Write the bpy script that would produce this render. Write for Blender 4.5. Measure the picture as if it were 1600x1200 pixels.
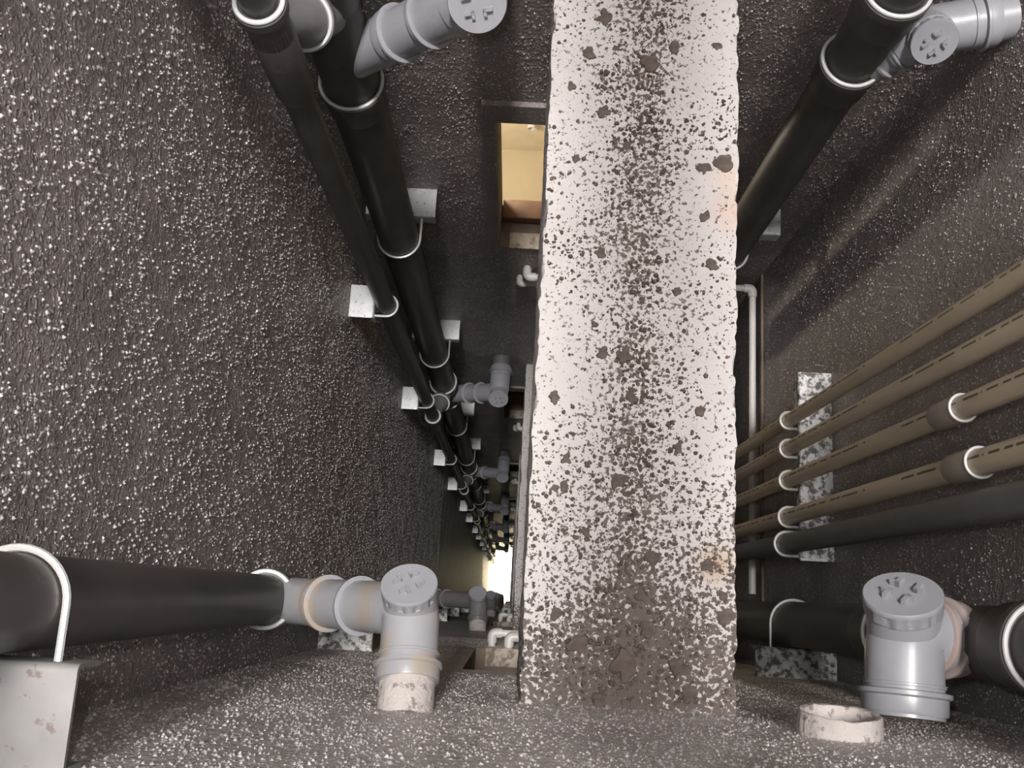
import bpy, bmesh, math, random
import numpy as np
from mathutils import Vector, Matrix, noise

random.seed(7)
for o in list(bpy.data.objects): bpy.data.objects.remove(o)
scene = bpy.context.scene
COL = scene.collection

# ------------------------------------------------------------------ camera
# world: X right, Y towards the back wall, Z up; the eye is at the origin, looking down the shaft
F_PX = 1500.0
def camera_axes(vz=(795, 932), vy_x=1177):
    D = Vector((vz[0]-800, vz[1]-600, F_PX)).normalized()
    a = vy_x-800
    Y = Vector((a, (-F_PX*F_PX-(vz[0]-800)*a)/(vz[1]-600), F_PX)).normalized()
    X = D.cross(-Y).normalized()
    if X[0] < 0: X = -X
    return X, Y, D
CX, CY, CD = camera_axes()
right = Vector((CX[0], CY[0], -CD[0])); down = Vector((CX[1], CY[1], -CD[1])); fwd = Vector((CX[2], CY[2], -CD[2]))
cam = bpy.data.cameras.new('camera'); cam.sensor_width = 36; cam.lens = F_PX/1600*36
cam.clip_start = .02; cam.clip_end = 200
camo = bpy.data.objects.new('camera', cam); COL.objects.link(camo)
m = Matrix.Identity(4)
for i in range(3):
    m[i][0] = right[i]; m[i][1] = -down[i]; m[i][2] = -fwd[i]
camo.matrix_world = m
scene.camera = camo

# ------------------------------------------------------------------ world, lights, exposure
w = bpy.data.worlds.new('world'); scene.world = w; w.use_nodes = True
bg = w.node_tree.nodes['Background']; bg.inputs[0].default_value = (1.0, .955, .93, 1); bg.inputs[1].default_value = 64.0
def point(name, loc, power, col, size):
    l = bpy.data.lights.new(name, 'POINT'); l.energy = power; l.color = col; l.shadow_soft_size = size
    o = bpy.data.objects.new(name, l); o.location = loc; COL.objects.link(o); return o
# daylight falls in through the open top of the shaft, two storeys above the eye (sampled through a portal)
pl = bpy.data.lights.new('shaft_top_portal', 'AREA'); pl.shape = 'RECTANGLE'; pl.size = 1.28; pl.size_y = 1.265; pl.cycles.is_portal = True
plo = bpy.data.objects.new('shaft_top_portal', pl); plo.location = (.16, .4775, 6.89); COL.objects.link(plo)
point('phone_flash', (-.035, .06, .02), 1.3, (1, .97, .95), .012)
al = bpy.data.lights.new('ground_floor_light', 'AREA'); al.energy = 15; al.color = (1, .92, .76); al.size = .5; al.spread = math.radians(120)
alo = bpy.data.objects.new('ground_floor_light', al); alo.location = (.40, .48, -23.25); COL.objects.link(alo)
point('bathroom_light', (-.28, 1.42, -2.80), 1.5, (1, .93, .78), .06)
scene.view_settings.view_transform = 'Standard'
try: scene.view_settings.look = 'None'
except Exception: pass
scene.view_settings.gamma = 1; scene.view_settings.use_curve_mapping = False
scene.view_settings.exposure = 3.12

# ------------------------------------------------------------------ dimensions
LX, RX, BY, FY = -.48, .80, 1.11, -.155
TOP, BOT, H = 6.9, -24.0, 3.05
WT = .15
OPEN_X0, OPEN_X1 = -.09, .43
OPEN_D0, OPEN_D1 = 2.11, 2.965
NFL = 7
UP = range(-2, NFL)

# ------------------------------------------------------------------ materials
def nodes(name):
    mt = bpy.data.materials.new(name); mt.use_nodes = True
    nt = mt.node_tree; return mt, nt, nt.nodes['Principled BSDF']
def N(nt, t, **kw):
    n = nt.nodes.new(t)
    for k, v in kw.items():
        if hasattr(n, k): setattr(n, k, v)
        else: n.inputs[k].default_value = v
    return n
def ramp(nt, src, stops, interp='LINEAR'):
    r = nt.nodes.new('ShaderNodeValToRGB'); r.color_ramp.interpolation = interp
    e = r.color_ramp.elements
    while len(e) < len(stops): e.new(.5)
    for i, (p, c) in enumerate(stops):
        e[i].position = p; e[i].color = (c, c, c, 1) if isinstance(c, (int, float)) else (*c, 1)
    nt.links.new(src, r.inputs[0]); return r.outputs[0]
def mix(nt, fac, a, b, blend='MIX'):
    n = nt.nodes.new('ShaderNodeMix'); n.data_type = 'RGBA'; n.blend_type = blend
    for i, v in ((0, fac), (6, a), (7, b)):
        if hasattr(v, 'links'): nt.links.new(v, n.inputs[i])
        elif i == 0: n.inputs[0].default_value = v
        else: n.inputs[i].default_value = (*v, 1)
    return n.outputs[2]
def math_(nt, op, a, b=None):
    n = nt.nodes.new('ShaderNodeMath'); n.operation = op
    for i, v in ((0, a), (1, b)):
        if v is None: continue
        if hasattr(v, 'links'): nt.links.new(v, n.inputs[i])
        else: n.inputs[i].default_value = v
    return n.outputs[0]
def bump(nt, p, height, dist, strength=1.0):
    b = nt.nodes.new('ShaderNodeBump'); b.inputs['Distance'].default_value = dist; b.inputs['Strength'].default_value = strength
    nt.links.new(height, b.inputs['Height']); nt.links.new(b.outputs[0], p.inputs['Normal'])

def mat_roughcast(name, dark, light, scale=95, dist=.006, spec=.35, rough=.42):
    """sprayed cement render: dark slurry with grains standing proud, their lit tips coloured paler"""
    mt, nt, p = nodes(name)
    tc = N(nt, 'ShaderNodeTexCoord').outputs['Object']
    warp = N(nt, 'ShaderNodeTexNoise', Scale=60.0, Detail=2.0); nt.links.new(tc, warp.inputs['Vector'])
    wv = mix(nt, .012, tc, warp.outputs['Color'], 'ADD')
    v = N(nt, 'ShaderNodeTexVoronoi', Scale=float(scale)); nt.links.new(wv, v.inputs['Vector'])
    grain = ramp(nt, v.outputs['Distance'], [(0.0, 1.0), (.34, .55), (.55, 0.0)], 'EASE')
    pick = ramp(nt, v.outputs['Color'], [(.30, 0.0), (.60, 1.0)])
    grain = math_(nt, 'MULTIPLY', grain, pick)
    n2 = N(nt, 'ShaderNodeTexNoise', Scale=260.0, Detail=3.0, Roughness=.6); nt.links.new(tc, n2.inputs['Vector'])
    n3 = N(nt, 'ShaderNodeTexNoise', Scale=70.0, Detail=3.0); nt.links.new(tc, n3.inputs['Vector'])
    n4 = N(nt, 'ShaderNodeTexNoise', Scale=6.0, Detail=4.0); nt.links.new(tc, n4.inputs['Vector'])
    patch = ramp(nt, n4.outputs[0], [(.35, .35), (.65, 1.0)])
    h = math_(nt, 'ADD', math_(nt, 'MULTIPLY', grain, patch), math_(nt, 'MULTIPLY', n2.outputs[0], .30))
    h = math_(nt, 'ADD', h, math_(nt, 'MULTIPLY', n3.outputs[0], .7))
    bump(nt, p, h, dist)
    tip = ramp(nt, math_(nt, 'MULTIPLY', grain, patch), [(.30, 0.0), (.75, 1.0)])  # pale tips: the grains' catch of light put into the colour
    base = mix(nt, ramp(nt, n4.outputs[0], [(.3, 0.0), (.7, 1.0)]), dark, tuple(c*1.35 for c in dark))
    c = mix(nt, tip, base, light)
    nt.links.new(c, p.inputs['Base Color'])
    p.inputs['Roughness'].default_value = rough; p.inputs['Specular IOR Level'].default_value = spec
    return mt

def mat_plain(name, col, rough=.5, var=.25, nscale=14, spec=.4, metallic=0., bumpd=0., bscale=120, dirt=None, dirt_amt=.5, dirt_scale=30, dirt_edge=(.52, .62)):
    mt, nt, p = nodes(name)
    tc = N(nt, 'ShaderNodeTexCoord').outputs['Object']
    n1 = N(nt, 'ShaderNodeTexNoise', Scale=float(nscale), Detail=5.0); nt.links.new(tc, n1.inputs['Vector'])
    c = mix(nt, ramp(nt, n1.outputs[0], [(.3, 0.0), (.7, 1.0)]), tuple(x*(1-var) for x in col), tuple(min(1, x*(1+var)) for x in col))
    if dirt:
        n2 = N(nt, 'ShaderNodeTexNoise', Scale=float(dirt_scale), Detail=6.0, Roughness=.65); nt.links.new(tc, n2.inputs['Vector'])
        f = ramp(nt, n2.outputs[0], [(dirt_edge[0], 0.0), (dirt_edge[1], dirt_amt)])
        c = mix(nt, f, c, dirt)
    nt.links.new(c, p.inputs['Base Color'])
    p.inputs['Roughness'].default_value = rough; p.inputs['Specular IOR Level'].default_value = spec; p.inputs['Metallic'].default_value = metallic
    if bumpd:
        n3 = N(nt, 'ShaderNodeTexNoise', Scale=float(bscale), Detail=4.0); nt.links.new(tc, n3.inputs['Vector'])
        bump(nt, p, n3.outputs[0], bumpd)
    return mt

M = {}
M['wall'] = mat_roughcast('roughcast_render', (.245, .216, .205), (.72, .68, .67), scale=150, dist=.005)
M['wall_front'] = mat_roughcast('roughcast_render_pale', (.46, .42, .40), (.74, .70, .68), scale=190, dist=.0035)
M['reveal'] = mat_plain('smoothed_cement', (.16, .125, .095), rough=.8, bumpd=.004, bscale=50)
M['sill'] = mat_plain('dusty_sill_stone', (.38, .33, .27), rough=.7, dirt=(.12, .09, .07), dirt_amt=.8)
M['sill_wood'] = mat_plain('brown_sill_board', (.16, .085, .05), rough=.6, nscale=20)
M['room'] = mat_plain('cream_tile', (.72, .63, .47), rough=.4, var=.06)
M['room_floor'] = mat_plain('beige_floor_tile', (.52, .44, .31), rough=.4, var=.12, nscale=5)
M['ground'] = mat_plain('pale_ground', (.74, .69, .56), rough=.9, dirt=(.25, .2, .15), dirt_amt=.6, dirt_scale=8)
M['pvc'] = mat_plain('grey_pvc', (.29, .295, .32), rough=.34, var=.05, spec=.5)
M['pvc_dusty'] = mat_plain('grey_pvc_with_cement_stains', (.31, .312, .33), rough=.38, var=.06, dirt=(.34, .295, .245), dirt_amt=.85, dirt_scale=13, dirt_edge=(.50, .56))
M['pvc_rust'] = mat_plain('grey_pvc_reddish', (.36, .30, .285), rough=.45, var=.1, dirt=(.40, .27, .22), dirt_amt=.7, dirt_scale=16)
M['pvc_rim'] = mat_plain('pale_socket_rim', (.60, .60, .61), rough=.35, var=.04)
M['pvc_shaded'] = mat_plain('shaded_grey_pvc', (.075, .068, .064), rough=.42, var=.15, spec=.35, dirt=(.16, .14, .125), dirt_amt=.5, dirt_scale=22, dirt_edge=(.62, .72))  # same grey PVC as the fittings; grazing shade and dust put into the colour
M['pvc_mid'] = mat_plain('mid_grey_pvc', (.16, .155, .155), rough=.42, var=.1)
M['pvc_tan'] = mat_plain('taupe_coupling', (.26, .225, .185), rough=.45, var=.1)
M['zinc'] = mat_plain('galvanised_steel', (.50, .505, .51), rough=.5, var=.12, metallic=.35, nscale=30, dirt=(.13, .105, .095), dirt_amt=.9, dirt_scale=85, dirt_edge=(.60, .66))
M['zinc_near'] = mat_plain('weathered_galvanised_plate', (.23, .226, .224), rough=.6, var=.18, metallic=.2, nscale=14, dirt=(.13, .10, .088), dirt_amt=.8, dirt_scale=42, dirt_edge=(.58, .63))
M['zinc_dirty'] = mat_plain('galvanised_steel_spattered', (.55, .55, .55), rough=.5, var=.15, metallic=.25, nscale=30, dirt=(.07, .06, .05), dirt_amt=.95, dirt_scale=48, dirt_edge=(.46, .56))
M['wire'] = mat_plain('bright_zinc_wire', (.80, .79, .77), rough=.3, var=.05, metallic=.6)
M['white'] = mat_plain('white_water_pipe', (.60, .585, .56), rough=.35, var=.04)
M['mortar'] = mat_plain('mortar_crusted_pipe', (.46, .425, .40), rough=.85, var=.12, bumpd=.004, bscale=90, dirt=(.20, .165, .145), dirt_amt=.85, dirt_scale=60, dirt_edge=(.56, .62))

def mat_cream():
    mt, nt, p = nodes('cream_pipe_with_print')
    tc = N(nt, 'ShaderNodeTexCoord').outputs['Object']
    s = N(nt, 'ShaderNodeSeparateXYZ'); nt.links.new(tc, s.inputs[0])
    ang = math_(nt, 'ARCTAN2', s.outputs[1], s.outputs[0])
    a = math_(nt, 'ABSOLUTE', math_(nt, 'SUBTRACT', ang, 2.95))
    line = math_(nt, 'LESS_THAN', a, .11)
    mp = N(nt, 'ShaderNodeMapping'); mp.inputs['Scale'].default_value = (0, 0, 26); nt.links.new(tc, mp.inputs['Vector'])
    n1 = N(nt, 'ShaderNodeTexNoise', Scale=1.0, Detail=4.0); nt.links.new(mp.outputs[0], n1.inputs['Vector'])
    dash = math_(nt, 'GREATER_THAN', n1.outputs[0], .47)
    mp2 = N(nt, 'ShaderNodeMapping'); mp2.inputs['Scale'].default_value = (0, 0, 2.4); nt.links.new(tc, mp2.inputs['Vector'])
    n3 = N(nt, 'ShaderNodeTexNoise', Scale=1.0, Detail=1.0); nt.links.new(mp2.outputs[0], n3.inputs['Vector'])
    seg = math_(nt, 'GREATER_THAN', n3.outputs[0], .46)
    f = math_(nt, 'MULTIPLY', math_(nt, 'MULTIPLY', line, dash), math_(nt, 'MULTIPLY', seg, .85))
    n2 = N(nt, 'ShaderNodeTexNoise', Scale=9.0, Detail=4.0); nt.links.new(tc, n2.inputs['Vector'])
    base = mix(nt, n2.outputs[0], (.58, .49, .37), (.70, .61, .47))
    c = mix(nt, f, base, (.06, .045, .035))
    nt.links.new(c, p.inputs['Base Color']); p.inputs['Roughness'].default_value = .38
    return mt
M['cream'] = mat_cream()

def mat_beam():
    mt, nt, p = nodes('dusty_white_concrete')
    tc = N(nt, 'ShaderNodeTexCoord').outputs['Object']
    s = N(nt, 'ShaderNodeSeparateXYZ'); nt.links.new(tc, s.inputs[0])
    n1 = N(nt, 'ShaderNodeTexNoise', Scale=130.0, Detail=6.0, Roughness=.62); nt.links.new(tc, n1.inputs['Vector'])
    n2 = N(nt, 'ShaderNodeTexNoise', Scale=9.0, Detail=5.0, Roughness=.6); nt.links.new(tc, n2.inputs['Vector'])
    n3 = N(nt, 'ShaderNodeTexNoise', Scale=280.0, Detail=3.0); nt.links.new(tc, n3.inputs['Vector'])
    # dirt along the beam's middle that also paints in its shadow stripe, and mud at the end built into the front wall
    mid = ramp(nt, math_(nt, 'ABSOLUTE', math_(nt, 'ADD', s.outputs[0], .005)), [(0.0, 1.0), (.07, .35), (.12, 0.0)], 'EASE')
    end = ramp(nt, math_(nt, 'ADD', s.outputs[1], math_(nt, 'MULTIPLY', s.outputs[0], -.35)), [(.0, 1.0), (.10, .85), (.22, .3), (.36, 0.0)])
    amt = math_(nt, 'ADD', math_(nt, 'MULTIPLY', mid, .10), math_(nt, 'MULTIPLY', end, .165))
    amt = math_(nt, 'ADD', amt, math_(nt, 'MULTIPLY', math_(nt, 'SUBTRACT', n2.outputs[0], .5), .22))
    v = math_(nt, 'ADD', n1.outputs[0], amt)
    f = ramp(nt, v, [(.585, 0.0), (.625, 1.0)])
    n5 = N(nt, 'ShaderNodeTexNoise', Scale=3.0, Detail=3.0); nt.links.new(tc, n5.inputs['Vector'])
    base = mix(nt, ramp(nt, n5.outputs[0], [(.3, 0.0), (.7, 1.0)]), (.49, .462, .45), (.57, .55, .54))
    # a rusty seep at the right edge
    def blob(cx, cy, r):
        d = N(nt, 'ShaderNodeVectorMath', operation='DISTANCE'); nt.links.new(tc, d.inputs[0]); d.inputs[1].default_value = (cx, cy, 0)
        return ramp(nt, math_(nt, 'ADD', d.outputs['Value'], math_(nt, 'MULTIPLY', n1.outputs[0], .02)), [(.012, .8), (r, 0.0)])
    base = mix(nt, blob(.155, .80, .06), base, (.58, .43, .35))
    base = mix(nt, blob(.145, .86, .05), base, (.58, .46, .38))
    base = mix(nt, blob(.13, .22, .05), base, (.42, .29, .17))
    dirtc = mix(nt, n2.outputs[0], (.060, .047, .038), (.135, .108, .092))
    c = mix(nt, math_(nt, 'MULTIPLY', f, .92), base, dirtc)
    nt.links.new(c, p.inputs['Base Color']); p.inputs['Roughness'].default_value = .9; p.inputs['Specular IOR Level'].default_value = .15
    h = math_(nt, 'ADD', math_(nt, 'MULTIPLY', n3.outputs[0], .5), n1.outputs[0])
    bump(nt, p, h, .0025)
    return mt
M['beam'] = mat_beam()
M['fillet'] = mat_plain('crusty_joint_mortar', (.27, .24, .225), rough=.95, var=.4, nscale=60, spec=.1, bumpd=.003, bscale=200)
M['crumb'] = mat_plain('mortar_crumbs', (.10, .080, .068), rough=.95, var=.35, nscale=40, spec=.1)
M['pebble'] = mat_plain('mortar_lumps', (.115, .093, .081), rough=.95, var=.25, nscale=70, spec=.1, bumpd=.002, bscale=260)

# ------------------------------------------------------------------ helpers
def link(name, me, mat, parent=None, smooth=True, loc=None):
    o = bpy.data.objects.new(name, me); COL.objects.link(o)
    if mat is not None and not me.materials: me.materials.append(mat)
    if parent is not None: o.parent = parent
    if loc is not None: o.location = loc
    if smooth:
        me.polygons.foreach_set('use_smooth', [True]*len(me.polygons))
        me.set_sharp_from_angle(angle=math.radians(38))
    return o
def from_bm(name, bm, mat, parent=None, smooth=True, loc=None):
    bmesh.ops.recalc_face_normals(bm, faces=bm.faces)
    me = bpy.data.meshes.new(name); bm.to_mesh(me); bm.free()
    return link(name, me, mat, parent, smooth, loc)
def tag(o, label, cat, group=None):
    o['label'] = label; o['category'] = cat
    if group: o['group'] = group
    return o
def struct(o): o['kind'] = 'structure'; return o
def thing(name, label, cat, loc, group=None):
    o = bpy.data.objects.new(name, None); o.empty_display_size = .05; o.location = loc; COL.objects.link(o)
    return tag(o, label, cat, group)
def frame(d):
    d = d.normalized(); u = Vector((0, 0, 1)) if abs(d.z) < .9 else Vector((1, 0, 0))
    a = d.cross(u).normalized(); return a, d.cross(a).normalized()
def lathe(bm, p0, d, prof, seg=40, close=True):
    """prof: list of (t along d, radius); makes rings, caps the ends"""
    p0 = Vector(p0); d = Vector(d).normalized(); a, b = frame(d); rings = []
    for t, r in prof:
        rings.append([bm.verts.new(p0+d*t+(a*math.cos(2*math.pi*i/seg)+b*math.sin(2*math.pi*i/seg))*r) for i in range(seg)])
    for r0, r1 in zip(rings, rings[1:]):
        for i in range(seg): bm.faces.new((r0[i], r0[(i+1) % seg], r1[(i+1) % seg], r1[i]))
    if close:
        bm.faces.new(rings[0][::-1]); bm.faces.new(rings[-1])
    return rings
def sweep(bm, pts, r, seg=14, cap=True, radii=None):
    pts = [Vector(p) for p in pts]; rings = []
    t0 = (pts[1]-pts[0]).normalized(); a, b = frame(t0)
    for i, p in enumerate(pts):
        t = ((pts[min(i+1, len(pts)-1)]-pts[i]).normalized()+(pts[i]-pts[max(i-1, 0)]).normalized()).normalized() if 0 < i < len(pts)-1 else ((pts[1]-pts[0]) if i == 0 else (pts[-1]-pts[-2])).normalized()
        a = (a-t*a.dot(t)).normalized(); b = t.cross(a)
        rr = radii[i] if radii else r
        rings.append([bm.verts.new(p+(a*math.cos(2*math.pi*k/seg)+b*math.sin(2*math.pi*k/seg))*rr) for k in range(seg)])
    for r0, r1 in zip(rings, rings[1:]):
        for k in range(seg): bm.faces.new((r0[k], r0[(k+1) % seg], r1[(k+1) % seg], r1[k]))
    if cap: bm.faces.new(rings[0][::-1]); bm.faces.new(rings[-1])
def bend(pts, rad, n=8):
    """round the inner corners of a polyline"""
    pts = [Vector(p) for p in pts]; out = [pts[0]]
    for i in range(1, len(pts)-1):
        a = (pts[i-1]-pts[i]); b = (pts[i+1]-pts[i]); r = min(rad, a.length*.49, b.length*.49)
        A = pts[i]+a.normalized()*r; B = pts[i]+b.normalized()*r
        for k in range(n+1):
            t = k/n; out.append(A*(1-t)**2+pts[i]*2*t*(1-t)+B*t*t)
    out.append(pts[-1]); return out
def box(bm, lo, hi, bev=0.):
    vs = [bm.verts.new((x, y, z)) for x in (lo[0], hi[0]) for y in (lo[1], hi[1]) for z in (lo[2], hi[2])]
    fs = [(0, 1, 3, 2), (4, 6, 7, 5), (0, 4, 5, 1), (2, 3, 7, 6), (0, 2, 6, 4), (1, 5, 7, 3)]
    ff = [bm.faces.new([vs[i] for i in f]) for f in fs]
    if bev:
        es = set(e for f in ff for e in f.edges)
        bmesh.ops.bevel(bm, geom=list(es), offset=bev, segments=2, affect='EDGES', profile=.5)
ORD = ['first', 'second', 'third', 'fourth', 'fifth', 'sixth', 'seventh', 'eighth', 'ninth', 'tenth', 'eleventh', 'twelfth', 'thirteenth', 'fourteenth', 'fifteenth', 'sixteenth', 'seventeenth', 'eighteenth', 'nineteenth', 'twentieth']

# ------------------------------------------------------------------ shaft walls
def wall_xz(name, y, thick_dir, holes, mat):
    """a wall in the XZ plane at y, thick towards thick_dir*Y, with rectangular holes; slot 1 is the reveal"""
    x0, x1 = LX-.3, RX+.3
    if holes: xs = [x0, OPEN_X0, OPEN_X1, x1]
    else: xs = [x0, x1]
    zs = [TOP]
    for k in range(NFL): zs += [-(OPEN_D0+H*k), -(OPEN_D1+H*k)]
    zs.append(BOT-.2)
    bm = bmesh.new(); y2 = y+thick_dir*WT
    vf = {}; vb = {}
    for i, x in enumerate(xs):
        for j, z in enumerate(zs): vf[i, j] = bm.verts.new((x, y, z)); vb[i, j] = bm.verts.new((x, y2, z))
    solid = lambda i, j: 0 <= i < len(xs)-1 and 0 <= j < len(zs)-1 and not (i == 1 and j % 2 == 1)
    for i in range(len(xs)-1):
        for j in range(len(zs)-1):
            if not solid(i, j): continue
            bm.faces.new((vf[i, j], vf[i+1, j], vf[i+1, j+1], vf[i, j+1]))
            bm.faces.new((vb[i, j], vb[i, j+1], vb[i+1, j+1], vb[i+1, j]))
            for (di, dj, a, b) in ((-1, 0, (i, j), (i, j+1)), (1, 0, (i+1, j), (i+1, j+1)), (0, -1, (i, j), (i+1, j)), (0, 1, (i, j+1), (i+1, j+1))):
                if not solid(i+di, j+dj):
                    f = bm.faces.new((vf[a], vf[b], vb[b], vb[a])); f.material_index = 1
    o = from_bm(name, bm, None, smooth=False)
    o.data.materials.append(mat); o.data.materials.append(M['reveal'])
    return struct(o)
wb = wall_xz('wall_back', BY, 1, True, M['wall'])
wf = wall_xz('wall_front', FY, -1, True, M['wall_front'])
def slab(name, lo, hi, mat):
    bm = bmesh.new(); box(bm, lo, hi); return struct(from_bm(name, bm, mat, smooth=False))
wl = slab('wall_left', (LX-.15, FY-.0, BOT-.2), (LX, BY, TOP), M['wall'])
wr = slab('wall_right', (RX, FY-.0, BOT-.2), (RX+.15, BY, TOP), M['wall'])
slab('floor', (LX-.3, FY-.15, BOT-.2), (RX+.3, BY+.15, BOT), M['ground'])

# the grains of the sprayed render, standing proud of each wall
def grains(wall, name, origin, e1, e2, nrm, span1, span2, count, rmin, rmax, mat, seed, holes=False):
    g = np.random.default_rng(seed); o, e1, e2, nrm = (np.array(v, float) for v in (origin, e1, e2, nrm))
    # nearer to the eye the grains are packed evenly; further down they thin out and the material takes over
    a = g.uniform(span1[0], span1[1], count*2); b = span2[0]+(span2[1]-span2[0])*g.random(count*2)**1.25
    clump = (np.sin(a*23+np.sin(b*11)*2)+np.sin(b*19+np.sin(a*17)*2)+np.sin(a*61+b*47))/3
    keep = g.random(count*2) < .62+.45*clump
    if holes:
        for k in range(3): keep &= ~((a > OPEN_X0-.045) & (a < OPEN_X1+.03) & (b > OPEN_D0+H*k-.10) & (b < OPEN_D1+H*k+.004))
    a, b = a[keep][:count], b[keep][:count]; n = len(a)
    r = rmin+(rmax-rmin)*g.random(n)**2.2
    K = 5; ang = np.linspace(0, 2*np.pi, K, endpoint=False)[None, :]+g.random((n, 1))*6.28
    rad = r[:, None]*g.uniform(.6, 1.25, (n, K)); el = g.uniform(.65, 1.3, (n, 1))
    P = o+a[:, None]*e1+b[:, None]*e2
    base = P[:, None, :]+(np.cos(ang)*rad*el)[..., None]*e1+(np.sin(ang)*rad)[..., None]*e2-nrm*.0006
    apex = P+nrm*(r*g.uniform(.55, 1.1, n))[:, None]+(g.uniform(-.35, .35, n)*r)[:, None]*e1+(g.uniform(-.35, .35, n)*r)[:, None]*e2
    V = np.concatenate([base, apex[:, None, :]], 1).reshape(-1, 3)
    i0 = (np.arange(n)*(K+1))[:, None]; kk = np.arange(K)[None, :]
    Fc = np.stack([i0+kk, i0+(kk+1) % K, np.broadcast_to(i0+K, (n, K))], -1).reshape(-1, 3)
    if np.dot(np.cross(e1, e2), nrm) < 0: Fc = Fc[:, ::-1]
    me = bpy.data.meshes.new(name); me.vertices.add(len(V)); me.vertices.foreach_set('co', V.ravel().astype(np.float32))
    me.loops.add(Fc.size); me.loops.foreach_set('vertex_index', np.ascontiguousarray(Fc).ravel().astype(np.int32))
    me.polygons.add(len(Fc)); me.polygons.foreach_set('loop_start', np.arange(0, Fc.size, 3, dtype=np.int32))
    me.update(calc_edges=True); me.validate()
    ob = link(name, me, mat, wall, smooth=False); ob['kind'] = 'stuff'; return ob
M['grain'] = mat_plain('pale_render_grain', (.66, .62, .615), rough=.45, var=.4, nscale=220, spec=.45)
M['grain_front'] = mat_plain('pale_render_grain_front', (.74, .70, .69), rough=.5, var=.3, nscale=220, spec=.45)
DN = (0, 0, -1)
grains(wl, 'render_grains', (LX, 0, 0), (0, 1, 0), DN, (1, 0, 0), (FY, BY), (.3, 6.5), 105000, .0009, .0036, M['grain'], 1)
grains(wb, 'render_grains', (0, BY, 0), (1, 0, 0), DN, (0, -1, 0), (LX, RX), (.8, 5.2), 70000, .0009, .0036, M['grain'], 2, True)
grains(wr, 'render_grains', (RX, 0, 0), (0, 1, 0), DN, (-1, 0, 0), (FY, BY), (.8, 4.5), 52000, .0008, .0031, M['grain'], 3)
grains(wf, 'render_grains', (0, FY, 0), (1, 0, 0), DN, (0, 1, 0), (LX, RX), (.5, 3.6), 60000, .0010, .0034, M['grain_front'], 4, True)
bm = bmesh.new(); box(bm, (RX-.008, .0, -3.105), (RX+.002, BY, -3.082), .003); struct(from_bm('trim_ledge', bm, M['reveal']))
# openings: sills, surrounds and the rooms behind
n_trim = 0
for k in range(NFL):
    d0, d1 = OPEN_D0+H*k, OPEN_D1+H*k
    for side, yw, s in (('back', BY, 1), ('front', FY, -1)):
        n_trim += 1
        rt = struct(bpy.data.objects.new('trim_%d' % n_trim, None)); COL.objects.link(rt); rt.location = (OPEN_X0, yw, -d1); rt.empty_display_size = .05
        L = Vector(rt.location)
        bm = bmesh.new(); ya, yb = sorted((yw-s*.004, yw+s*.05)); box(bm, Vector((OPEN_X0+.03, ya, -d1))-L, Vector((OPEN_X1-.002, yb, -d1+.012))-L, .002)
        from_bm('outer_sill', bm, M['sill'], rt)
        bm = bmesh.new(); ya, yb = sorted((yw+s*.085, yw+s*.149)); box(bm, Vector((OPEN_X0+.004, ya, -d1))-L, Vector((OPEN_X1-.004, yb, -d1+.05))-L, .004)
        from_bm('inner_sill', bm, M['sill_wood'], rt)
        if side == 'back':
            bm = bmesh.new(); box(bm, Vector((OPEN_X0-.035, yw-.013, -d0+.012))-L, Vector((OPEN_X1+.03, yw+.001, -d0+.098))-L, .003)
            from_bm('lintel_band', bm, M['wall'], rt, smooth=False)
            bm = bmesh.new(); box(bm, Vector((OPEN_X0-.035, yw-.006, -d1-.0))-L, Vector((OPEN_X0-.002, yw+.001, -d0+.012))-L, .002)
            from_bm('jamb_band', bm, M['wall'], rt, smooth=False)
        # room: five inward faces
        yr = yw+s*(WT+.0005); yf = yw+s*(.615 if side == 'back' else .8)
        zf = -(d1+.54) if side == 'back' else -(d1+.4); zc = -(d0-.35)
        xa, xb = OPEN_X0-.45, OPEN_X1+.35
        bm = bmesh.new()
        q = lambda *p: bm.faces.new([bm.verts.new(v) for v in p])
        q((xa, yr, zf), (xb, yr, zf), (xb, yf, zf), (xa, yf, zf))
        bm.faces.ensure_lookup_table(); bm.faces[0].material_index = 1
        q((xa, yr, zc), (xb, yr, zc), (xb, yf, zc), (xa, yf, zc))
        q((xa, yf, zf), (xb, yf, zf), (xb, yf, zc), (xa, yf, zc))
        q((xa, yr, zf), (xa, yf, zf), (xa, yf, zc), (xa, yr, zc))
        q((xb, yr, zf), (xb, yf, zf), (xb, yf, zc), (xb, yr, zc))
        me = bpy.data.meshes.new('r'); bm.to_mesh(me); bm.free()
        o = link('wall_room_%d' % n_trim, me, None, smooth=False); me.materials.append(M['room']); me.materials.append(M['room_floor']); struct(o)
        sol = o.modifiers.new('thick', 'SOLIDIFY'); sol.thickness = .01; sol.offset = 0
# a short cut pipe on the lit bathroom's far wall
bm = bmesh.new(); lathe(bm, (0, 0, 0), (0, -1, 0), [(0, .016), (.03, .016), (.03, .012), (.01, .012)], 24)
tag(from_bm('drain_stub', bm, M['white'], loc=(-.008, BY+.609, -3.26)), 'short open pipe end on the lit cream wall beyond the window opening', 'pipe')

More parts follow.
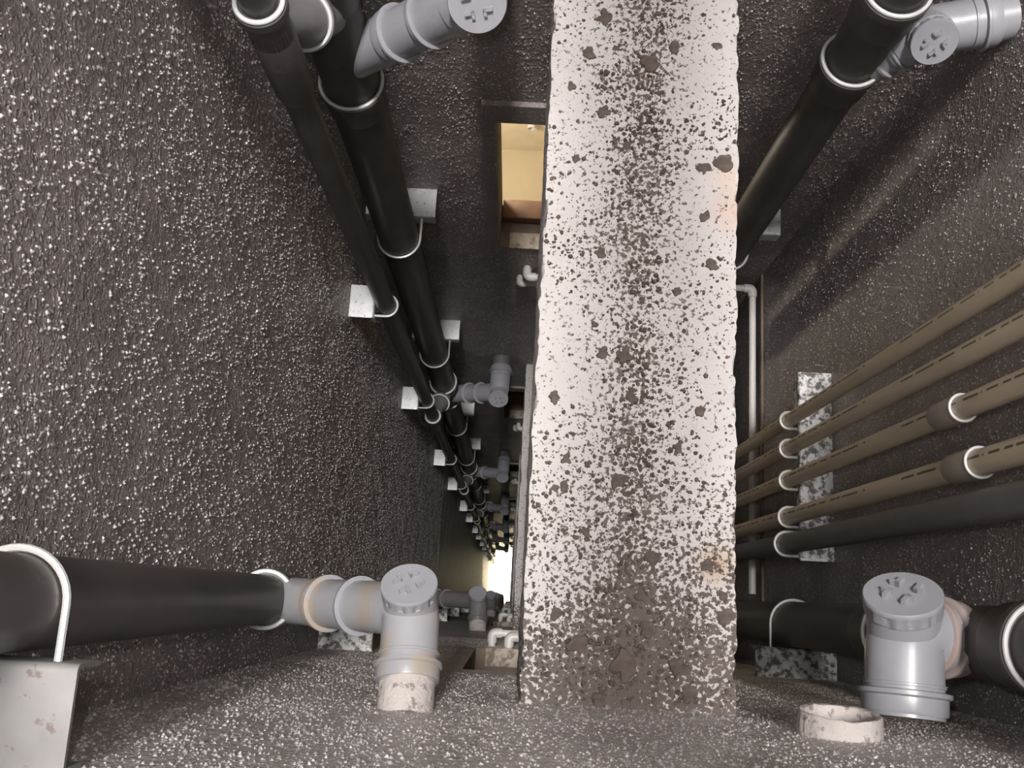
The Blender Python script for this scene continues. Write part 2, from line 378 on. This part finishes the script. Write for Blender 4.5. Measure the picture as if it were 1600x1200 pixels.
# ------------------------------------------------------------------ beams
BX0, BX1, BD, BH = .024, .347, 1.50, .34
def beam_mesh(seed, ny=150, nt=56, ns=26, amp=.0035):
    W = BX1-BX0; L = BY-FY
    prof = []
    for i in range(nt): prof.append((-W/2+W*i/(nt-1), 0.))
    for i in range(1, ns): prof.append((W/2, -BH*i/(ns-1)))
    for i in range(1, 6): prof.append((W/2-W*i/5, -BH))
    for i in range(1, ns-1): prof.append((-W/2, -BH+BH*i/(ns-1)))
    vs = []; n = len(prof); off = Vector((seed*3.1, seed*1.7, seed*.9))
    for j in range(ny):
        y = L*j/(ny-1)
        for (x, z) in prof:
            p = Vector((x, y, z)); q = p+off
            v = noise.noise_vector(q*38)*amp*.8+noise.noise_vector(q*9)*amp*.6
            ex = abs(abs(x)-W/2) < 1e-6 and z > -.04
            if ex:
                c = max(0, noise.noise(q*16)-.15)+max(0, noise.noise(q*60))*.9
                v += Vector((-math.copysign(.006*c, x), 0, -.008*c if z > -.002 else 0))
            if j in (0, ny-1): v.y = 0
            vs.append(p+v)
    fs = []
    for j in range(ny-1):
        for i in range(n):
            a = j*n+i; b = j*n+(i+1) % n; fs.append((a, b, b+n, a+n))
    me = bpy.data.meshes.new('beam'); me.from_pydata(vs, [], fs); me.update(); return me
bm_far = beam_mesh(2, 60, 20, 8)
for k in range(-2, NFL+1):
    me = beam_mesh(k) if 0 <= k < 2 else bm_far
    lab = 'broad white concrete beam littered with dark crumbs, nearest of the beams crossing the shaft' if k == 0 else 'white concrete beam crossing the shaft, %s below the nearest beam' % ORD[k-1] if k > 0 else 'concrete beam crossing the shaft overhead, %s above the eye' % ORD[-k-1]
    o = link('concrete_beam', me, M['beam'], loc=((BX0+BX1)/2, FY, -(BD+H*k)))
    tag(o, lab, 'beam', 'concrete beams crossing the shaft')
    if k == 0:   # crusty mortar along the joint with the front wall
        bm = bmesh.new(); n = 90; wd = BX1-BX0-.004
        pts = [(-wd/2+wd*i/n, -.002+.004*noise.noise(Vector((i*.23, 9, 3))), -.002+.003*noise.noise(Vector((i*.37, 4, 8)))) for i in range(n+1)]
        sweep(bm, pts, .006, 10, radii=[max(.0012, .0045+.007*noise.noise(Vector((i*.31, 2, 5)))+.005*noise.noise(Vector((i*.9, 7, 1)))) for i in range(n+1)])
        for v in bm.verts: v.co += noise.noise_vector(v.co*130)*.004
        from_bm('mortar_fillet', bm, M['fillet'], o)

# ------------------------------------------------------------------ crumbs on the near beam
bxm = (BX0+BX1)/2; W = BX1-BX0; BL = BY-FY
def chip(vs, fs, x, y, z, r, rng, hgt):
    n = rng.choice((5, 6, 7)); a0 = rng.random()*6.28; b = len(vs); el = rng.uniform(.6, 1.0); th = rng.random()*3.14
    for ring, (s, h) in enumerate(((1.0, 0.), (.72, hgt))):
        for i in range(n):
            t = a0+6.283*i/n; rr = r*s*rng.uniform(.7, 1.15)
            ex, ey = math.cos(t)*rr, math.sin(t)*rr*el
            vs.append((x+ex*math.cos(th)-ey*math.sin(th), y+ex*math.sin(th)+ey*math.cos(th), z+h*rng.uniform(.6, 1.2)-(.0015 if ring == 0 else 0)))
    for i in range(n): fs.append((b+i, b+(i+1) % n, b+n+(i+1) % n, b+n+i))
    fs.append(tuple(b+n+i for i in range(n)))
rng = random.Random(3)
vs, fs = [], []
cnt = 0
while cnt < 6000:
    x = rng.uniform(-W/2+.004, W/2-.004); y = rng.uniform(.01, BL-.02)
    dens = .22+.85*math.exp(-((x+.005)/.05)**2)+(.35 if y < .35 else 0)
    if x > .05 and y > .45: dens *= .45
    if noise.noise(Vector((x*9, y*9, 4.2)))*.6+dens < rng.random()*1.1: continue
    r = .0013+.0042*rng.random()**3.2
    chip(vs, fs, bxm+x, FY+y, -BD+.0005, r, rng, r*.45); cnt += 1
me = bpy.data.meshes.new('grit'); me.from_pydata(vs, [], fs); me.update()
o = link('loose_grit', me, M['crumb'], smooth=False); o['kind'] = 'stuff'
tag(o, 'fine dark grit scattered over the top of the nearest concrete beam', 'grit')
# larger lumps, placed where the photograph shows them (pixel -> point on the beam's top)
def on_level(u, v, d):
    r = Vector((u-800, v-600, F_PX)); q = r.dot(CD)
    return r.dot(CX)/q*d, r.dot(CY)/q*d
lumps = [(945, 25, 15), (1017, 97, 15), (1052, 75, 11), (944, 172, 11), (893, 133, 7), (919, 82, 12), (962, 75, 7), (1131, 254, 16), (1101, 262, 11), (1101, 337, 10), (1003, 218, 7), (979, 228, 7),
         (900, 247, 8), (1120, 70, 7), (865, 620, 9), (985, 620, 9), (1112, 412, 10), (940, 395, 8), (1058, 455, 9), (975, 555, 14), (943, 550, 9), (930, 505, 6), (1095, 640, 8), (885, 715, 9), (968, 750, 12),
         (1060, 700, 8), (880, 760, 8), (1105, 885, 12), (1130, 930, 10), (1020, 870, 11), (905, 1010, 15), (975, 1040, 17), (1060, 1045, 14), (935, 1095, 11), (1080, 1090, 12), (1010, 985, 12), (1135, 965, 13), (870, 960, 9), (1005, 930, 10), (915, 830, 8)]
seen = {}
for (u, v, rp) in sorted(lumps, key=lambda q: -q[1]):
    x, y = on_level(u, v, BD-.004)
    x = min(max(x, BX0+.012), BX1-.012)
    r = rp*1.5/1500*rng.uniform(.9, 1.1); n = 18; sd = rng.random()*50
    bm = bmesh.new(); rings = []
    el = rng.uniform(.7, 1.3); rad = [r*(1+.75*noise.noise(Vector((math.cos(6.283*i/n)*1.3*el, math.sin(6.283*i/n)*1.3, sd))))*rng.uniform(.86, 1.12) for i in range(n)]
    for s, h in ((1.0, -.004), (.93, r*.14), (.62, r*.30)):
        rings.append([bm.verts.new((math.cos(6.283*i/n)*rad[i]*s, math.sin(6.283*i/n)*rad[i]*s, h+rng.uniform(-1, 1)*r*.05)) for i in range(n)])
    top = bm.verts.new((0, 0, r*.33))
    for a, b in zip(rings, rings[1:]):
        for i in range(n): bm.faces.new((a[i], a[(i+1) % n], b[(i+1) % n], b[i]))
    for i in range(n): bm.faces.new((rings[-1][i], rings[-1][(i+1) % n], top))
    o = from_bm('mortar_lump', bm, M['pebble'], loc=(x, y, -BD+.001))
    zone = 'along the left edge' if x < BX0+.09 else 'along the right edge' if x > BX1-.09 else 'down the middle'
    seen[zone] = seen.get(zone, 0)+1
    tag(o, 'dark mortar lump %s of the nearest beam, %s from the front wall' % (zone, ORD[seen[zone]-1]), 'debris', 'larger mortar lumps on the nearest beam')

# ------------------------------------------------------------------ pipe fittings
def ring_part(name, p, d, r, wid, parent, mat, L, lip=.004):
    """socket collar with a rolled rim, centred at p"""
    bm = bmesh.new(); d = Vector(d).normalized(); p = Vector(p)-L
    lathe(bm, p-d*wid/2, d, [(0, r), (0, r+lip*.7), (wid*.12, r+lip), (wid*.7, r+lip), (wid*.78, r+lip*1.9), (wid*.96, r+lip*1.9), (wid, r+lip*1.2), (wid, r)], 44)
    return from_bm(name, bm, mat, parent)
def rim_part(p, d, r, parent, L, t=.004, mat='pvc_rim'):
    bm = bmesh.new(); a, b = frame(Vector(d)); p = Vector(p)-L; seg = 44
    pts = [p+(a*math.cos(2*math.pi*i/seg)+b*math.sin(2*math.pi*i/seg))*r for i in range(seg)]
    dn = Vector(d).normalized(); rings = []
    for i, q in enumerate(pts):
        o = (q-p).normalized()
        rings.append([bm.verts.new(q+(o*math.cos(t2)+dn*math.sin(t2))*t) for t2 in [k*math.pi/4 for k in range(8)]])
    for i in range(seg):
        r0, r1 = rings[i], rings[(i+1) % seg]
        for k in range(8): bm.faces.new((r0[k], r0[(k+1) % 8], r1[(k+1) % 8], r1[k]))
    return from_bm('socket_rim', bm, M[mat], parent)
def straight(name, p0, p1, r, parent, mat, L, seg=44):
    bm = bmesh.new(); p0 = Vector(p0); d = Vector(p1)-p0; lathe(bm, p0-L, d, [(0, r), (d.length, r)], seg)
    return from_bm(name, bm, M[mat], parent)
def cap_part(p, n, r, parent, L, mat='pvc', spin=.4, detail=True):
    """screw inspection cap: disc, knurled collar, four raised corner tabs"""
    n = Vector(n).normalized(); p = Vector(p)-L; a, b = frame(n); bm = bmesh.new()
    rg = lathe(bm, p-n*r*.55, n, [(0, r*.93), (r*.06, r*.95), (r*.10, r), (r*.36, r), (r*.40, r*1.01), (r*.51, r*1.01), (r*.55, r*.985), (r*.55, r*.93)], 60)
    if detail:
        for rr in rg[2:4]:
            for i in range(60):
                if i % 6 < 2: rr[i].co += (p-n*n.dot(p-rr[i].co)-rr[i].co).normalized()*r*.06
    c = from_bm('inspection_cap', bm, M[mat], parent)
    if detail:
        ca, sa = math.cos(spin), math.sin(spin); A = a*ca+b*sa; B = b*ca-a*sa
        for sx, sy in ((1, 1), (1, -1), (-1, 1), (-1, -1)):
            bm = bmesh.new()
            for (x0, x1, y0, y1) in ((.16, .48, .20, .32), (.16, .26, .20, .46)):
                vs = []
                for xx in (x0, x1):
                    for yy in (y0, y1):
                        for zz in (0, .17): vs.append(bm.verts.new(p+A*sx*xx*r+B*sy*yy*r+n*(zz*r-.0005)))
                for f in ((0, 1, 3, 2), (4, 6, 7, 5), (0, 4, 5, 1), (2, 3, 7, 6), (0, 2, 6, 4), (1, 5, 7, 3)): bm.faces.new([vs[k] for k in f])
            from_bm('grip_tab', bm, M[mat], c, smooth=False)
    return c
def branch_elbow(parent, L, stack, junction_z, elbow, leg_end, rb, capdir, mats=('pvc', 'pvc'), detail=True, cap_r=None, cap_off=None, cap_spin=.4, rim2='pvc'):
    """wye branch from the stack up to an inspection elbow and its leg towards the wall"""
    J = Vector((stack[0], stack[1], junction_z)); E = Vector(elbow); G = Vector(leg_end); bd = (E-J).normalized(); ln = (E-J).length; ld = (G-E).normalized()
    br = straight('wye_branch', J, E-bd*rb*.6, rb*.97, parent, mats[0], L)
    ring_part('branch_socket', J+bd*ln*.42, bd, rb, rb*.62, br, M[mats[0]], L, rb*.08)
    if detail: ring_part('branch_ring', J+bd*ln*.66, bd, rb*1.01, rb*.30, br, M[rim2], L, rb*.07)
    # elbow body, one bent tube swelling slightly at the turn
    bm = bmesh.new()
    pts = bend([E-bd*rb*1.15-L, E-L, G-L], rb*1.05, 12)
    sweep(bm, pts, rb*1.03, 40)
    el = from_bm('inspection_elbow', bm, M[mats[1]], parent)
    sock = G-ld*rb*.05
    ring_part('leg_socket', sock-ld*rb*.35, -ld, rb*1.02, rb*.62, el, M[mats[1]], L, rb*.10)
    if detail:
        ring_part('leg_collar', E+ld*(G-E).length*.62, -ld, rb*1.03, rb*.10, el, M[mats[1]], L, rb*.035)
    cd = Vector(capdir).normalized(); cr = cap_r or rb*1.02
    ce = E+Vector(cap_off or (0, 0, 0))
    bm = bmesh.new(); lathe(bm, ce-L-cd*rb*.1, cd, [(0, rb*.98), (rb*.95, rb*.98), (rb*1.0, rb*.94)], 44); from_bm('inspection_neck', bm, M[mats[1]], el)
    cap_part(ce+cd*rb*1.30, cd, cr, parent, L, mats[1] if mats[1] == 'pvc' else 'pvc', cap_spin, detail)
    return el

ZB = BOT+.01
def stack_thing(name, label, axis, r, top=TOP-.1, mat='pvc_shaded', joints=(), bot=ZB):
    L = Vector((axis[0], axis[1], bot)); t = thing(name, label, 'pipe', L)
    cuts = sorted([top]+[j for j in joints]+[bot], reverse=True)
    for a, b in zip(cuts, cuts[1:]): straight('pipe_length', (axis[0], axis[1], a), (axis[0], axis[1], b), r, t, mat, L)
    for j in joints:
        ring_part('coupling', (axis[0], axis[1], j-.03), (0, 0, 1), r, .085, t, M[mat], L, .006)
        rim_part((axis[0], axis[1], j+.014), (0, 0, 1), r+.0065, t, L, .0035)
    return t, L

# back-left soil stack
SBL = (-.362, .967); RBL = .055
js = []
for k in UP: js += [-(1.36+H*k), -(1.72+H*k)]
t, L = stack_thing('soil_stack', 'thick shade-darkened grey soil stack on the back wall, beside the left corner', SBL, RBL, joints=js)
for k in UP:
    z = -(1.36+H*k); det = 0 <= k < 2
    branch_elbow(t, L, SBL, z-.27, (-.098, .932, z), (-.095, BY-.05, z-.02), .045, (0, -.72, .70), detail=det, cap_spin=.25)
    straight('wall_stub', (-.095, BY-.06, z-.02), (-.095, BY-.001, z-.02), .042, t, 'pvc_mid', L)
    # vent connection up to the thin pipe
    bm = bmesh.new(); P0 = Vector((SBL[0], SBL[1]-.02, -(1.45+H*k))); P1 = Vector((-.381, .775, -(1.24+H*k))); dd = (P1-P0)
    lathe(bm, P0-L, dd, [(0, .040), (dd.length*.52, .040), (dd.length*.80, .024), (dd.length, .024)], 32)
    vb = from_bm('vent_reducer', bm, M['pvc_mid'], t)
    ring_part('reducer_socket', P0+dd*.42, dd, .040, .035, vb, M['pvc_mid'], L, .005)
    rim_part(P0+dd*.42+dd.normalized()*.018, dd, .045, vb, L, .003)
# thin vent pipe on the left wall
THIN = (-.381, .766); RT = .0262
t, L = stack_thing('vent_pipe', 'thin shade-darkened grey vent pipe running down the left wall', THIN, RT, joints=[-(1.17+H*k) for k in UP])
for k in UP:
    bm = bmesh.new(); lathe(bm, (0, 0, -(1.40+H*k)-L.z), (0, 0, 1), [(0, RT), (.02, RT+.006), (.20, RT+.006), (.215, RT+.001)], 36); from_bm('vent_tee', bm, M['pvc_shaded'], t)
# front-left stack
SFL = (-.41, -.027); RFL = .0405
t, L = stack_thing('drain_stack', 'shade-darkened grey drain pipe in the left front corner with a stained grey elbow', SFL, RFL, joints=[-(1.67+H*k) for k in UP])
for k in UP:
    z = -(1.41+H*k)
    branch_elbow(t, L, SFL, z-.32, (-.138, -.026, z), (-.133, FY+.030, z+.035), .0395, (-.05, .70, .70), mats=('pvc_dusty', 'pvc_dusty') if k == 0 else ('pvc_mid', 'pvc_mid'), detail=k == 0, cap_r=.040, cap_spin=.5)
    straight('wall_stub', (-.1335, FY+.05, z+.030), (-.131, FY-.012, z+.055), .0385, t, 'mortar', L)
# front-right stack
SFR = (.70, -.028); RFR = .053
t, L = stack_thing('soil_stack', 'thick shade-darkened grey stack in the right front corner with an unconnected grey elbow', SFR, RFR, joints=[-1.29, -1.80, -4.42], bot=-9.)
for z in (0, H): branch_elbow(t, L, SFR, z-1.48, (.573, -.020, z-1.43), (.566, -.136, z-1.42), .052, (-.22, .82, .55), mats=('pvc_rust', 'pvc'), cap_r=.054, cap_spin=.6, rim2='pvc_rust')
# back-right stack
SBR = (.565, .975); RBR = .047
t, L = stack_thing('soil_stack', 'shade-darkened grey soil stack on the back wall, right of the beam', SBR, RBR, joints=[-1.36, -1.57, -4.41], bot=-9.)
for z in (0, H): branch_elbow(t, L, SBR, z-1.60, (.665, .985, z-1.475), (.775, 1.0, z-1.455), .0405, (-.05, -.80, .60), cap_r=.0385, cap_spin=.9)
straight('wall_stub', (.765, .999, -1.457), (.80, 1.004, -1.450), .038, t, 'pvc', L)
# cut stub in the front wall below the unconnected elbow
bm = bmesh.new(); lathe(bm, (0, -.02, -.012), (0, 1, .12), [(0, .054), (.020, .0545), (.048, .053), (.051, .051), (.050, .045), (.012, .043)], 44)
for v in bm.verts: v.co += noise.noise_vector(v.co*70)*.0022
tag(from_bm('drain_stub', bm, M['mortar'], loc=(.442, FY, -1.315)), 'mortar-crusted open pipe stub standing out of the front wall below the unconnected elbow', 'pipe')

# ------------------------------------------------------------------ brackets
def bracket(label, wallp, u, wdir, half, proj, pipe_c, pipe_r, group, mat='zinc', fl=.045, th=.004, pipes=None):
    """bent plate on the wall at wallp (top level), projecting proj along u, with a U bolt round each pipe"""
    u = Vector(u); wd = Vector(wdir); up = Vector((0, 0, 1)); wallp = Vector(wallp)
    t = thing('pipe_bracket', label, 'bracket', wallp, group)
    pr = [(.0, -fl), (.0, 0)]
    prof = [(0, 0)]
    for k in range(6):
        a = k/5*math.pi/2; prof.append((proj-.006+.006*math.sin(a), -.006+.006*math.cos(a)))
    prof.append((proj, -fl))
    inner = [(0, -th)]
    for k in range(6):
        a = k/5*math.pi/2; inner.append((proj-.006+.003*math.sin(a)-.001, -.006+.003*math.cos(a)-.001))
    inner.append((proj-th, -fl)); ring = prof+inner[::-1]
    bm = bmesh.new(); A = [bm.verts.new(u*p+up*q-wd*half) for p, q in ring]; B = [bm.verts.new(u*p+up*q+wd*half) for p, q in ring]
    n = len(ring)
    for i in range(n): bm.faces.new((A[i], A[(i+1) % n], B[(i+1) % n], B[i]))
    m_ = len(prof)
    for side in (A, B):
        for i in range(m_-1): bm.faces.new((side[i], side[i+1], side[n-2-i], side[n-1-i]))
    from_bm('plate', bm, M[mat], t)
    bm = bmesh.new(); box(bm, (-.5, -.5, -.5), (.5, .5, .5)); 
    mx = Matrix(((u.x*.004, wd.x*half*2, 0, 0), (u.y*.004, wd.y*half*2, 0, 0), (0, 0, .03, 0), (0, 0, 0, 1)))
    bm.transform(Matrix.Translation(u*.0025+up*-.018) @ mx); from_bm('wall_flange', bm, M[mat], t, smooth=False)
    for (pc, prr) in (pipes or [(pipe_c, pipe_r)]):
        pc = Vector((pc[0], pc[1], wallp.z-.016))-wallp; rr = prr+.0045
        pts = []
        du = pc.dot(u); base = pc-u*du
        pts.append(base+u*(proj-.006)+wd*rr)
        for k in range(19):
            a = math.pi*k/18; pts.append(pc+wd*rr*math.cos(a)+u*rr*math.sin(a))
        pts.append(base+u*(proj-.006)-wd*rr)
        bm = bmesh.new(); sweep(bm, pts, .0035, 8); from_bm('u_bolt', bm, M['wire'], t)
    return t
lvA = [2.53+H*k for k in range(-1, NFL)]; lvB = [.80+H*k for k in range(-1, NFL)]
lvA = [round(v, 2) for v in lvA]; lvB = [round(v, 2) for v in lvB]
lv = sorted(lvA+lvB)
X1, Y1 = (1, 0, 0), (0, 1, 0)
def nth(d, first):
    'place of a bracket in its column, counted from the first one in view'
    ds = sorted(lv); i = ds.index(d)-ds.index(first)
    return ORD[i]+' from the top' if i >= 0 else ORD[-i-1]+' above the view'
for d in lv:
    bracket('galvanised bracket clamping the thin left-wall pipe, %s' % nth(d, 2.53), (LX, .77, -d), (1, 0, 0), Y1, .046, THIN[0]-RT-.004-LX, THIN, RT, 'brackets on the thin left-wall pipe')
    bracket('galvanised bracket holding the thick back-left stack, %s' % nth(d, 2.53), (SBL[0], BY, -d), (0, -1, 0), X1, .098, BY-SBL[1]-RBL-.004, SBL, RBL, 'brackets on the thick back-left stack')
    if d < 12:
        bracket('spotted galvanised bracket on the front-left drain pipe, %s' % nth(d, .80), (-.41, FY, -d), (0, 1, 0), X1, .069, SFL[1]-RFL-.004-FY, SFL, RFL, 'brackets on the front-left drain pipe', 'zinc_near' if d == .80 else 'zinc_dirty')
    if d < 4:
        bracket('dark spattered bracket under the front-right stack, %s' % nth(d, 2.53), (.70, FY, -d+(.13 if d == 2.53 else 0)), (0, 1, 0), X1, .098, SFR[1]-RFR-.004-FY, SFR, RFR, 'brackets on the front-right stack', 'zinc_dirty')
        bracket('galvanised bracket behind the back-right stack, %s' % nth(d, 2.53), (.60, BY, -d), (0, -1, 0), X1, .105, BY-SBR[1]-RBR-.004, SBR, RBR, 'brackets on the back-right stack')

# ------------------------------------------------------------------ supply risers on the right wall
risers = [(.480, .0170, 'topmost of the five in view'), (.407, .0178, 'second of the five in view'), (.326, .0185, 'middle one, with a coupling'), (.233, .0200, 'fourth, with a coupling above the bracket')]
STRIP_P = .085
rp = []
for i, (y, r, s) in enumerate(risers):
    ax = (RX-STRIP_P-r-.004, y); rp.append((ax, r))
    L = Vector((ax[0], ax[1], -9.)); t = thing('supply_riser', 'cream plastic riser pipe on the right wall, %s' % s, 'pipe', L, 'cream riser pipes on the right wall')
    o = straight('pipe_length', (ax[0], ax[1], TOP-.1), (ax[0], ax[1], -9.), r, t, 'cream', L, 28)
    if i >= 2:
        zc = -(1.47 if i == 2 else 1.42)
        bm = bmesh.new(); lathe(bm, Vector((ax[0], ax[1], zc-.085))-L, (0, 0, 1), [(0, r), (.004, r+.0045), (.08, r+.0048), (.085, r+.0035), (.085, r)], 32)
        c = from_bm('coupling', bm, M['pvc_tan'], t); rim_part((ax[0], ax[1], zc+.001), (0, 0, 1), r+.0030, c, L, .0022)
ax = (RX-STRIP_P-.025-.004, .166); rp.append((ax, .025))
L = Vector((ax[0], ax[1], -9.)); t = thing('drain_pipe', 'dark grey pipe next to the cream risers, lowest on their shared bracket strip', 'pipe', L)
straight('pipe_length', (ax[0], ax[1], TOP-.1), (ax[0], ax[1], -9.), .025, t, 'pvc_mid', L, 32)
for i, d in enumerate((2.53, 3.85, 5.58, .80, -.52)):
    bracket('long galvanised strip carrying the five right-wall pipes, %s' % nth(d, 2.53) if i != 2 else 'long galvanised strip carrying the five right-wall pipes, third from the top', (RX, .366, -d+(.12 if i == 0 else 0)), (-1, 0, 0), Y1, .24, STRIP_P, None, 0, 'strips on the right wall', 'zinc_dirty', pipes=rp)

# ------------------------------------------------------------------ white water pipes
def water_pipe(label, pts, r, group, collars=True):
    L = Vector(pts[0]); t = thing('water_pipe', label, 'pipe', L, group)
    for i in range(1, len(pts)-1):
        a = (Vector(pts[i-1])-Vector(pts[i])); b = (Vector(pts[i+1])-Vector(pts[i])); c = Vector(pts[i])-L
        bm = bmesh.new(); sweep(bm, bend([c+a.normalized()*r*2.6, c, c+b.normalized()*r*2.6], r*1.9, 8), r*1.32, 18); from_bm('elbow', bm, M['white'], t)
    for a, b in zip(pts, pts[1:]): straight('pipe_length', a, b, r, t, 'white', L, 18)
for k in range(NFL):
    lvl = 'below the topmost opening' if k == 0 else 'below the %s opening from the top' % ORD[k]
    z = -(3.135+H*k); yy = BY-.038
    pts = [(.003, BY+.002, z), (.003, yy, z), (RX-.024, yy, z), (RX-.024, .05, z)] if k < 2 else [(.003, BY+.002, z), (.003, yy, z), (.45, yy, z)]
    water_pipe('upper white water pipe from the back wall, %s' % lvl, pts, .0115, 'white water pipes on the back wall')
    z = -(3.235+H*k); yy = BY-.03
    water_pipe('lower white water pipe from the back wall, %s' % lvl, [(-.022, BY+.002, z), (-.022, yy, z), (.45, yy, z)], .0090, 'white water pipes on the back wall')
    z = -(3.10+H*k); yy = FY+.042
    water_pipe('left white elbow pipe from the front wall, %s' % lvl, [(-.045, FY-.002, z), (-.045, yy, z), (.45, yy, z)], .0115, 'white water pipes on the front wall')
    z = -(3.02+H*k); yy = FY+.036
    water_pipe('right white elbow pipe from the front wall, %s' % lvl, [(.008, FY-.002, z), (.008, yy, z), (.45, yy, z)], .0115, 'white water pipes on the front wall')
